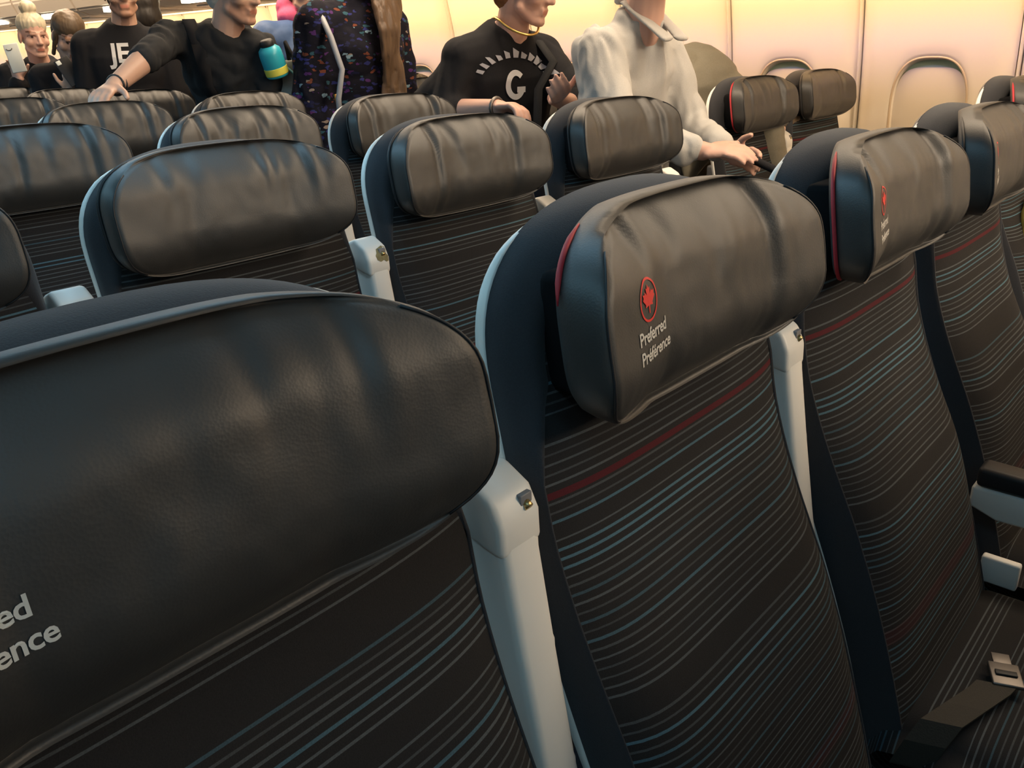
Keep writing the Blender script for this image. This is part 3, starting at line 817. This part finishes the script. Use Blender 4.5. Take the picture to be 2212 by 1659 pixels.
# dark coat with scattered blue, violet, rust and teal flecks
m = mat('patterned_coat', (.01,.01,.02), .9, spec=.2); q = N(m); tc = q.n('ShaderNodeTexCoord')
mp = q.n('ShaderNodeMapping'); mp.inputs['Scale'].default_value = (1,1,1.9); q.l(tc.outputs['Object'], mp.inputs[0])
dn_ = q.n('ShaderNodeTexNoise', i_Scale=26.0, i_Detail=3.0); q.l(mp.outputs[0], dn_.inputs['Vector'])
va = q.n('ShaderNodeVectorMath', operation='MULTIPLY_ADD'); q.l(dn_.outputs['Color'], va.inputs[0]); va.inputs[1].default_value = (.05,.05,.05); q.l(mp.outputs[0], va.inputs[2])
vo = q.n('ShaderNodeTexVoronoi', i_Scale=42.0); q.l(va.outputs[0], vo.inputs['Vector'])
cr = q.n('ShaderNodeValToRGB'); cr.color_ramp.interpolation = 'CONSTANT'
sp = q.n('ShaderNodeSeparateColor'); q.l(vo.outputs['Color'], sp.inputs[0]); q.l(sp.outputs[0], cr.inputs[0])
stops = [(0,(.008,.008,.016)),(.48,(.014,.016,.055)),(.60,(.03,.035,.16)),(.70,(.075,.025,.13)),(.76,(.16,.05,.03)),(.83,(.035,.10,.14)),(.89,(.008,.008,.016)),(.95,(.30,.24,.20)),(.975,(.22,.35,.45))]
els = cr.color_ramp.elements
els[0].position = 0; els[0].color = (*stops[0][1],1); els[1].position = stops[1][0]; els[1].color = (*stops[1][1],1)
for p_, c_ in stops[2:]: e_ = els.new(p_); e_.color = (*c_,1)
inner = q.m('LESS_THAN', vo.outputs['Distance'], .52)
q.l(q.mix(inner, (.008,.008,.015), cr.outputs[0]), q.b.inputs['Base Color']); q.bump(dn_.outputs['Fac'], .6, .004)
M['coat'] = m

def print_on(person, cloth, name, V2, F, origin, right, up, dirn, m, lift=.002, label=None):
    bv = BVHTree.FromPolygons([v.co.copy() for v in cloth.data.vertices], [tuple(p.vertices) for p in cloth.data.polygons])
    o = obj(name, project(name, V2, F, origin, right, up, dirn, bv, lift), m, cloth)
    if label: o['label'] = label
    return o
def ellipse_ring(a, b, a2, b2, n=36, t0=0, t1=2*math.pi):
    V = []; F = []
    for k in range(n+1):
        t = t0+(t1-t0)*k/n; V += [(a*math.cos(t),b*math.sin(t)),(a2*math.cos(t),b2*math.sin(t))]
    for k in range(n): F.append((2*k,2*k+2,2*k+3,2*k+1))
    return V, F

# --- person in the white shirt, hand on the seat back across the aisle
P = Person((2.60,1.22), (-.12,-1), 1.66, 'person in a loose white collared shirt reaching a hand forward, head out of frame', M['skin_c'],
           hips=(2.62,1.20,.90), chest=(2.53,1.08,1.30), head=(2.50,.98,1.55), look=(0,-1,-.2), depth=1.0, build=.88, width=.85, neck=(2.52,1.045,1.385))
P.sh[1] = Vector((2.395,1.11,1.285)); P.sh[-1] = Vector((2.67,1.07,1.285)); P.el[1] = Vector((2.34,.985,1.06)); P.wr[1] = Vector((2.43,.775,1.025)); P.fd[1] = Vector((.25,-.95,.05)); P.ts[1] = Vector((.9,.2,.35)); P.curl[1] = .45
P.el[-1] = Vector((2.74,1.0,1.06)); P.wr[-1] = Vector((2.62,.80,1.0)); P.fd[-1] = Vector((-.1,-1,-.2)); P.curl[-1] = .5
P.finish(.0050)
sh = [P.torso(.012, 0, 1.0, .05)]+P.arm(1,.014,1.82,1.15)+P.arm(-1,.014,1.8,1.1)
sh += [capsule(P.sh[1], (P.sh[1]+P.el[1])/2+Vector((0,.03,-.02)), .066, .070)]
P.cloth('shirt', sh, M['white_linen'], .007, .012, (13,13,4), 4)
cl = [capsule(P.neck+P.R*d*.055+Vector((0,.02,.03)), P.neck+P.F*.12+P.R*d*.03+Vector((0,0,-.07)), .006, .008, 12, 3.6, P.R) for d in (1,-1)]+[capsule(P.neck-P.R*.05+Vector((0,.045,.035)), P.neck+P.R*.05+Vector((0,.045,.035)), .012,.012)]
P.cloth('collar', cl, M['white_linen'], .005, .001)
P.hair(P.scalp(), M['hair_brown']); P.trousers(M['black_cotton'])

# --- person in the black printed t-shirt
P = Person((2.55,1.62), (-.30,-.95), 1.60, 'person in a black t-shirt with pale printed lettering and a gold necklace, head turned aside', M['skin_c'],
           hips=(2.56,1.66,.90), chest=(2.52,1.59,1.295), head=(2.505,1.47,1.49), look=(.30,-.90,-.30), neck=(2.515,1.555,1.375), build=1.08)
P.sh[1] = Vector((2.385,1.64,1.275)); P.el[1] = Vector((2.315,1.66,1.12)); P.wr[1] = Vector((2.31,1.435,1.135)); P.fd[1] = Vector((.1,-1,.05)); P.ts[1] = Vector((1,0,-.2)); P.curl[1] = .9
P.sh[-1] = Vector((2.655,1.54,1.275)); P.el[-1] = Vector((2.62,1.34,1.11)); P.wr[-1] = Vector((2.40,1.27,1.16)); P.fd[-1] = Vector((-.6,-.75,.12)); P.ts[-1] = Vector((.6,-.5,.5)); P.curl[-1] = 1.15
P.finish(.0050, brow=(.5,.35,.25))
tee = P.cloth('shirt', [P.torso(.012, 0, 1.0)]+P.arm(1,.022,1.15)+P.arm(-1,.020,1.35)+[capsule(P.sh[1]+Vector((0,.02,-.05)), (2.30,1.80,1.10), .075, .060), capsule((2.34,1.66,1.02),(2.30,1.80,1.08),.07,.06)], M['black_cotton'], .007, .005, (9,9,5), 7)
D_ = -P.F; RR = P.R*-1                      # reading direction seen from the front
org = P.chest+P.F*.2+P.R*.02+Vector((0,0,-.115))
V2, F2 = ellipse_ring(.036,.046,.019,.028, 40, .75, 2*math.pi-.35)
o0 = len(V2); V2 += [(.004,-.006),(.036,-.006),(.036,-.024),(.004,-.024)]; F2.append((o0,o0+1,o0+2,o0+3))
print_on(P, tee, 'large_letter', V2, F2, org+Vector((0,0,.012)), RR, (0,0,1), D_, M['print_white'], .004, 'large white printed letter')
tv, tf = text_mesh('the', .05, .002); 
arc = []; af = []
for k in range(11):
    a = math.radians(158-k*13.6); b_ = math.radians(158-k*13.6-8.5); o0 = len(arc)
    h_ = .020+.010*((k*7)%3)/2
    arc += [(.115*math.cos(a),.02+.075*math.sin(a)),(.115*math.cos(b_),.02+.075*math.sin(b_)),((.115+h_*1.2)*math.cos(b_),.02+(.075+h_*.6)*math.sin(b_)),((.115+h_)*math.cos(a),.02+(.075+h_)*math.sin(a))]; af.append((o0,o0+1,o0+2,o0+3))
print_on(P, tee, 'arched_print', arc, af, org, RR, (0,0,1), D_, M['print_dim'], .004, 'arched row of pale printed marks')
nk = [P.neck+P.R*(.068*math.cos(t))+P.F*(.040+.085*max(0,-math.sin(t)) if math.sin(t)<0 else .03-.05*math.sin(t))+Vector((0,0,.02-.055*max(0,-math.sin(t)))) for t in [2*math.pi*k/32 for k in range(32)]]
v, f = tube(nk, .0045, 6, True); P_n = obj('necklace', mesh_from('necklace', v, f), M['gold'], P.root)
st = obj('bag_strap', mesh_from('bag_strap', *ribbon([P.sh[-1]+Vector((-.06,-.02,.065)), P.sh[-1]+Vector((-.07,-.11,-.02)), P.chest+P.F*.165+P.R*-.03+Vector((0,0,-.12)), P.chest+P.F*.18+P.R*-.01+Vector((0,0,-.28))], (1,-.2,0), .035, .004)), M['charcoal_cotton'], P.root)
v, f = tube([P.wr[1]+Vector((.028*math.cos(t),0,.028*math.sin(t))) for t in [2*math.pi*k/16 for k in range(16)]], .006, 6, True); obj('wristwatch', mesh_from('watch', v, f), M['steel'], P.root)
P.hair(P.scalp(), M['hair_red']); P.trousers(M['denim'])

# --- bent-over person by the window seats (olive top)
P = Person((2.78,1.20), (.8,-.3), 1.68, 'person in an olive top bending over the window seats, only the rounded back showing', M['skin_a'],
           hips=(2.84,1.24,.93), chest=(3.20,1.13,1.10), head=(3.36,1.02,.98), look=(.6,-.4,-.7), neck=(3.26,1.09,1.07), build=1.05)
P.el = {1: P.sh[1]+Vector((.05,-.05,-.27)), -1: P.sh[-1]+Vector((.05,-.02,-.27))}
P.wr = {d: P.el[d]+Vector((.10,-.05,-.20)) for d in (1,-1)}
P.finish(.0065)
P.cloth('shirt', [P.torso(.02)]+P.arm(1,.02,1.1)+P.arm(-1,.02,1.1)+[ellipsoid((3.08,1.20,1.10),.22,.17,.20), ellipsoid((2.96,1.27,1.06),.17,.15,.19)], M['olive'], .008, .006, (6,6,10), 9)
P.hair(P.scalp(), M['hair_brown']); P.trousers(M['black_cotton'])

# --- person in the patterned coat with long hair
P = Person((2.53,2.40), (.05,-1), 1.74, 'person in a dark coat with blue and rust flecks and long light-brown hair', M['skin_a'],
           hips=(2.54,2.42,.97), chest=(2.53,2.38,1.40), build=1.03, width=1.0)
P.finish(.0060)
coat = P.cloth('coat', [P.torso(.034, -.2, 1.0, .06)]+P.arm(1,.030,1.9,1.1)+P.arm(-1,.030,1.9,1.1)+[loft([(P.hips+Vector((0,0,.02)),.25,.20),(P.hips+Vector((0,0,-.25)),.27,.22),(P.hips+Vector((0,0,-.42)),.27,.22)],P.R)]+[ellipsoid(P.neck+Vector((0,.03,.0)),.12,.12,.07)], M['coat'], .009, .010, (12,12,8), 12)
lk = []
for k in range(4):
    x0 = 2.545+.022*k
    lk.append(loft([((x0+.014*math.sin(i_*1.3+k*1.7)-.006*i_, 2.27-.02*min(i_,4)+.012*math.sin(i_*1.1+k), 1.68-.075*i_), (.026,.03,.03,.028,.027,.025,.022,.018,.012)[i_], .022-.001*i_) for i_ in range(9)], (1,0,0)))
P.hair(P.scalp()+lk, M['hair_long'], .008, .006, (60,60,6), 2)
def strap(pts, m, wd=.022, name='strap'):
    v, f = tube(pts, wd/2, 8); return obj(name, mesh_from(name, v, f), m, P.root)
strap([(2.33,2.32,1.45),(2.31,2.24,1.36),(2.33,2.22,1.25),(2.30,2.22,1.15),(2.31,2.24,1.02)], M['strap_silver'], .022)
strap([(2.28,2.55,1.33),(2.26,2.50,1.28),(2.27,2.44,1.24),(2.26,2.40,1.17)], M['strap_teal'], .010)
v, f = tube([(2.30,2.235,1.165),(2.30,2.225,1.13),(2.31,2.22,1.11)], .008, 8); obj('strap_tab', mesh_from('tab', v, f), M['gold'], P.root)
P.trousers(M['black_cotton'])

# --- person in blue with a pink hood, further back in the aisle
P = Person((2.72,2.96), (-.2,-1), 1.70, 'person in a blue jacket with a pink hood, mostly hidden behind the patterned coat', M['skin_a'], build=1.0)
P.finish(.0075)
P.cloth('jacket', [P.torso(.03, -.2, 1.0, .03)]+P.arm(1,.03,1.9,1.1)+P.arm(-1,.03,1.9,1.1), M['blue_jacket'], .009, .006, (8,8,6), 5)
P.cloth('hood', [ellipsoid(P.neck+Vector((0,.04,.04)),.105,.10,.06), ellipsoid(P.neck+Vector((0,.07,.08)),.09,.07,.06)], M['pink'], .008, .004, (10,10,10), 8)
P.hair(P.scalp(), M['hair_brown'], .008); P.trousers(M['denim'])

# --- white-haired person leaning one arm on a seat top
P = Person((2.44,2.80), (-.55,-.83), 1.74, 'white-haired person in a black t-shirt leaning a bare forearm on a seat top', M['skin_b'],
           hips=(2.36,2.80,.93), chest=(2.12,2.66,1.345), head=(2.145,2.565,1.542), look=(.35,-.90,-.25), neck=(2.125,2.625,1.415), build=1.02)
P.sh[1] = Vector((1.965,2.765,1.375)); P.el[1] = Vector((1.765,2.575,1.308)); P.wr[1] = Vector((1.605,2.485,1.232)); P.fd[1] = Vector((-.75,-.55,-.22)); P.ts[1] = Vector((.6,-.75,0)); P.curl[1] = .35
P.sh[-1] = Vector((2.215,2.56,1.325)); P.el[-1] = Vector((2.24,2.56,1.07)); P.wr[-1] = Vector((2.17,2.42,.98)); P.fd[-1] = Vector((-.5,-.6,-.5))
P.finish(.0055, beard=(.9,.82,.78), lip=(.78,.5,.46))
tee = P.cloth('shirt', [P.torso(.014, -.1, 1.0)]+P.arm(1,.010,1.0,1.0)+P.arm(-1,.012,1.05,1.0), M['charcoal_cotton'], .007, .009, (14,14,10), 21)
P.hair(P.scalp(g=.98), M['hair_white'], .007, .002)
for k_ in (0,1):
    v, f = tube([P.wr[1]+Vector((.016,.012,.004))*(.3+.9*k_)+Vector((.55*.031*math.cos(t),-.8*.031*math.cos(t),.031*math.sin(t))) for t in [2*math.pi*k/18 for k in range(18)]], .0045, 6, True)
    obj('bracelet', mesh_from('bracelet', v, f), M['dark'], P.root)
def on_cloth(cloth, pts, lift):
    bv = BVHTree.FromPolygons([v.co.copy() for v in cloth.data.vertices], [tuple(p.vertices) for p in cloth.data.polygons]); out = []
    for p in pts:
        h = bv.find_nearest(Vector(p)); out.append(h[0]+h[1]*lift)
    return out
pts = on_cloth(tee, [P.chest+P.R*.10-P.F*.06+Vector((0,0,.10)), P.chest+P.R*.105+P.F*.03+Vector((0,0,.09)), P.chest+P.R*.105+P.F*.12+Vector((0,0,.0)), P.chest+P.R*.10+P.F*.15+Vector((0,0,-.09)), P.chest+P.R*.10+P.F*.16+Vector((0,0,-.18)), P.chest+P.R*.11+P.F*.16+Vector((0,0,-.27))], .004)
obj('backpack_strap', mesh_from('strap', *ribbon(pts, P.R, .045, .006)), M['black_cotton'], P.root)
bk = [loft([(P.chest-P.F*.20+Vector((0,0,z)), .15*a, .10*a) for z,a in ((-.42,.8),(-.38,1),(-.1,1),(.04,.9),(.09,.6))], P.R)]
P.cloth('backpack', bk, M['black_cotton'], .01, .003)
P.trousers(M['denim'])

# --- grey backpack with a teal bottle, between the two
bp = tag(obj('backpack', fuse('backpack', [loft([((2.33,2.50,.90),.09,.05),((2.33,2.50,.96),.10,.06),((2.33,2.50,1.16),.10,.06),((2.33,2.50,1.25),.085,.055),((2.33,2.50,1.285),.06,.05)], (.75,-.65,0))], .008, 4, .005, (9,9,9), 3), M['grey_bag']), 'grey canvas backpack beside the leaning white-haired person', 'backpack')
obj('carry_loop', mesh_from('loop', *tube([(2.33,2.54,1.20),(2.31,2.52,1.31),(2.29,2.50,1.35),(2.30,2.47,1.29),(2.32,2.44,1.20)], .008, 8)), M['black_cotton'], bp)
bt = empty('water_bottle', (2.225,2.475,1.232), 'teal water bottle with yellow print in the grey backpack pocket', 'bottle')
def lathe(prof, seg=24):
    V = [(r*math.cos(2*math.pi*k/seg), r*math.sin(2*math.pi*k/seg), z) for r,z in prof for k in range(seg)]
    F = grid_faces(len(prof), seg, True); n = len(V)
    return V, F+[tuple(range(seg-1,-1,-1)), tuple(range(n-seg,n))]
bt.rotation_euler = (.05,-.30,0)
obj('bottle_body', mesh_from('bottle', *lathe([(.038,0),(.043,.006),(.043,.085),(.040,.100),(.026,.112)])), M['bottle_teal'], bt)
obj('bottle_print', mesh_from('print', *lathe([(.0436,.010),(.0438,.012),(.0438,.034),(.0436,.036)])), M['bottle_yellow'], bt)
obj('bottle_lid', mesh_from('lid', *lathe([(.024,.110),(.026,.113),(.026,.128),(.020,.134)])), M['dark'], bt)

# --- person in the black t-shirt with large white letters
P = Person((2.44,4.14), (-.55,-.83), 1.76, 'person in a black t-shirt with large white letters, head cut off above the mouth', M['skin_b'],
           chest=(2.42,4.10,1.395), head=(2.41,4.03,1.620), look=(-.35,-.93,-.05), build=1.08, neck=(2.415,4.07,1.485))
for d in (1,-1):
    P.sh[d] = P.chest+P.R*d*.185+Vector((0,0,-.02)); P.el[d] = P.sh[d]+Vector((0,0,-.28))+P.R*d*.03; P.wr[d] = P.el[d]+P.F*.20+Vector((0,0,-.12))-P.R*d*.05; P.fd[d] = P.F+Vector((0,0,-.3)); P.ts[d] = Vector((0,0,1)); P.curl[d] = .5
P.finish(.0055, beard=(.62,.55,.50))
tee = P.cloth('shirt', [P.torso(.014, -.1, 1.0)]+P.arm(1,.018,.80,1.1)+P.arm(-1,.018,.80,1.1), M['black_cotton'], .008, .004, (8,8,6), 31)
v2, f2 = text_mesh('JE', .125, .003, .95)
print_on(P, tee, 'lettering', v2, f2, P.chest+P.F*.2+P.R*.062+Vector((0,0,-.098)), P.R*-1, (0,0,1), -P.F, M['print_white'], .004, 'large white serif letters')
P.hair(P.scalp(g=.97), M['hair_dark'], .008, .001); P.trousers(M['denim'])

# --- dark-haired person half hidden behind the white-haired one
P = Person((2.72,4.42), (.1,1), 1.66, 'dark-haired person hidden behind the white-haired person, only hair showing', M['skin_b'])
P.finish(.009); P.cloth('shirt', [P.torso(.014, -.1, 1.0)]+P.arm(1,.016,.8)+P.arm(-1,.016,.8), M['black_cotton'], .010, .004)
P.hair(P.scalp(), M['hair_dark'], .008); P.trousers(M['denim'])

def face_to(o, loc, nrm, up):
    y = -Vector(nrm).normalized(); x = y.cross(Vector(up)).normalized(); z = x.cross(y)
    m_ = Matrix((x,y,z)).transposed().to_4x4(); m_.translation = Vector(loc); o.matrix_world = m_
# --- person looking down at a dark phone
P = Person((2.40,4.62), (-.45,-.90), 1.56, 'person with pulled-back brown hair looking down at a dark phone', M['skin_a'],
           head=(2.295,4.47,1.432), look=(-.10,-.88,-.55), neck=(2.325,4.55,1.315), chest=(2.33,4.57,1.235), tilt=.10)
P.el[1] = P.sh[1]+Vector((-.02,-.02,-.24)); P.wr[1] = Vector((2.17,4.30,1.165)); P.fd[1] = Vector((.12,-.3,.9)); P.ts[1] = Vector((-.9,.2,.1)); P.curl[1] = .6
P.wr[-1] = P.el[-1]+P.F*.18+Vector((-.08,0,0))
P.finish(.0042, brow=(.5,.38,.28))
P.cloth('jacket', [P.torso(.02, -.1, 1.0)]+P.arm(1,.02,1.85,1.05)+P.arm(-1,.02,1.9,1.05), M['black_cotton'], .008, .006, (9,9,6), 41)
P.hair([ellipsoid(P.hp(0,-.016,.056), .080,.090,.074,P.fr), ellipsoid(P.hp(0,-.07,.0), .066,.05,.07,P.fr), capsule(P.hp(.068,.01,.02),P.hp(.072,.0,-.11),.016,.010), capsule(P.hp(-.068,.01,.02),P.hp(-.072,.0,-.11),.016,.010)], M['hair_brown'], .006, .003)
P.trousers(M['denim'])
ph = tag(obj('phone', box_mesh('phone', (-.037,-.0045,-.075), (.037,.0045,.075), .0035), M['phone_dark']), 'dark smartphone held up by the person looking down', 'phone')
face_to(ph, (2.175,4.255,1.262), (-.42,-.80,.42), (-.32,.30,.90))
obj('phone_camera', box_mesh('phone_camera', (-.03,-.0065,.045), (-.008,-.004,.068), .001), M['phone_white'], ph)

# --- person with a bleached top knot holding a pale phone
P = Person((2.40,5.20), (-.35,-.94), 1.60, 'person with a bleached top knot and dark jacket holding a pale phone', M['skin_c'],
           head=(2.34,5.06,1.452), look=(-.05,-.97,-.16), neck=(2.37,5.12,1.325), chest=(2.38,5.15,1.245))
P.el[1] = P.sh[1]+Vector((-.06,-.06,-.22)); P.wr[1] = Vector((2.20,5.03,1.225)); P.fd[1] = Vector((-.1,-.1,.98)); P.ts[1] = Vector((.8,-.5,0)); P.curl[1] = .7
P.wr[-1] = P.el[-1]+P.F*.15+Vector((-.10,0,-.06))
P.finish(.0042, brow=(.28,.20,.15), lip=(.85,.52,.48))
jk = P.cloth('jacket', [P.torso(.022, -.1, 1.0)]+P.arm(1,.022,1.85,1.05)+P.arm(-1,.022,1.9,1.05), M['black_cotton'], .008, .005, (9,9,6), 51)
def quad(x0,y0,x1,y1): return [(x0,y0),(x1,y0),(x1,y1),(x0,y1)], [(0,1,2,3)]
for nm_, q4, mm in (('shirt_print', quad(-.045,-.06,.045,.03), M['print_dim']), ('shirt_print', quad(-.02,-.08,.012,.0), grained('rust_print',(.35,.13,.06),(.5,.22,.12),60,.8))):
    print_on(P, jk, nm_, q4[0], q4[1], P.chest+P.F*.2+Vector((0,0,-.11)), P.R*-1, (0,0,1), -P.F, mm, .004)
P.hair([ellipsoid(P.hp(0,-.014,.058), .078,.088,.072,P.fr), ellipsoid(P.hp(0,-.065,.0), .064,.05,.065,P.fr), ellipsoid(P.hp(0,-.02,.150), .045,.045,.040,P.fr), ellipsoid(P.hp(0,-.02,.125), .026,.026,.022,P.fr)], M['hair_blond'], .006, .004)
P.trousers(M['denim'])
ph = tag(obj('phone', box_mesh('phone', (-.037,-.0045,-.075), (.037,.0045,.075), .0035), M['phone_white']), 'pale phone held upright by the person with the top knot', 'phone')
face_to(ph, (2.178,4.955,1.335), (-.45,-.88,.05), (-.12,.05,.99))
obj('phone_ring', mesh_from('ring', *tube([(-.012+.014*math.cos(t),-.0065,.052+.010*math.sin(t)) for t in [math.pi+math.pi*k/10 for k in range(11)]], .0022, 6)), M['steel'], ph)

# --- shoulder bag whose black strap the white-shirted person holds, and a yellow jacket on the window pair
bg = empty('shoulder_bag', (2.62,.55,0), 'black shoulder bag in the aisle, its strap held by the white-shirted hand', 'bag')
obj('bag_body', fuse('bag', [loft([((0,0,.30),.16,.10),((0,0,.36),.19,.12),((0,0,.62),.19,.11),((0,0,.70),.14,.07)],(.3,1,0))], .01, 4, .004), M['black_cotton'], bg)
v, f = tube([Vector(p)-Vector((2.62,.55,0)) for p in ((2.55,.40,.68),(2.55,.52,.88),(2.545,.60,.965),(2.52,.69,1.005),(2.47,.745,1.022),(2.43,.735,1.02))], .012, 8)
obj('bag_strap', mesh_from('strap', v, f), M['black_cotton'], bg)
M['yellow'] = grained('yellow_fabric', (.30,.24,.05), (.44,.36,.08), 40, .8)
yj = tag(obj('jacket', fuse('jacket', [loft([((3.06,.02,.70),.18,.05),((3.06,.03,.76),.17,.05),((3.06,.05,.84),.14,.04),((3.06,.06,.875),.09,.03)],(1,0,0))], .008, 4, .008, (12,12,9), 6), M['yellow']), 'yellow garment leaning on the aisle seat of the window pair', 'jacket')
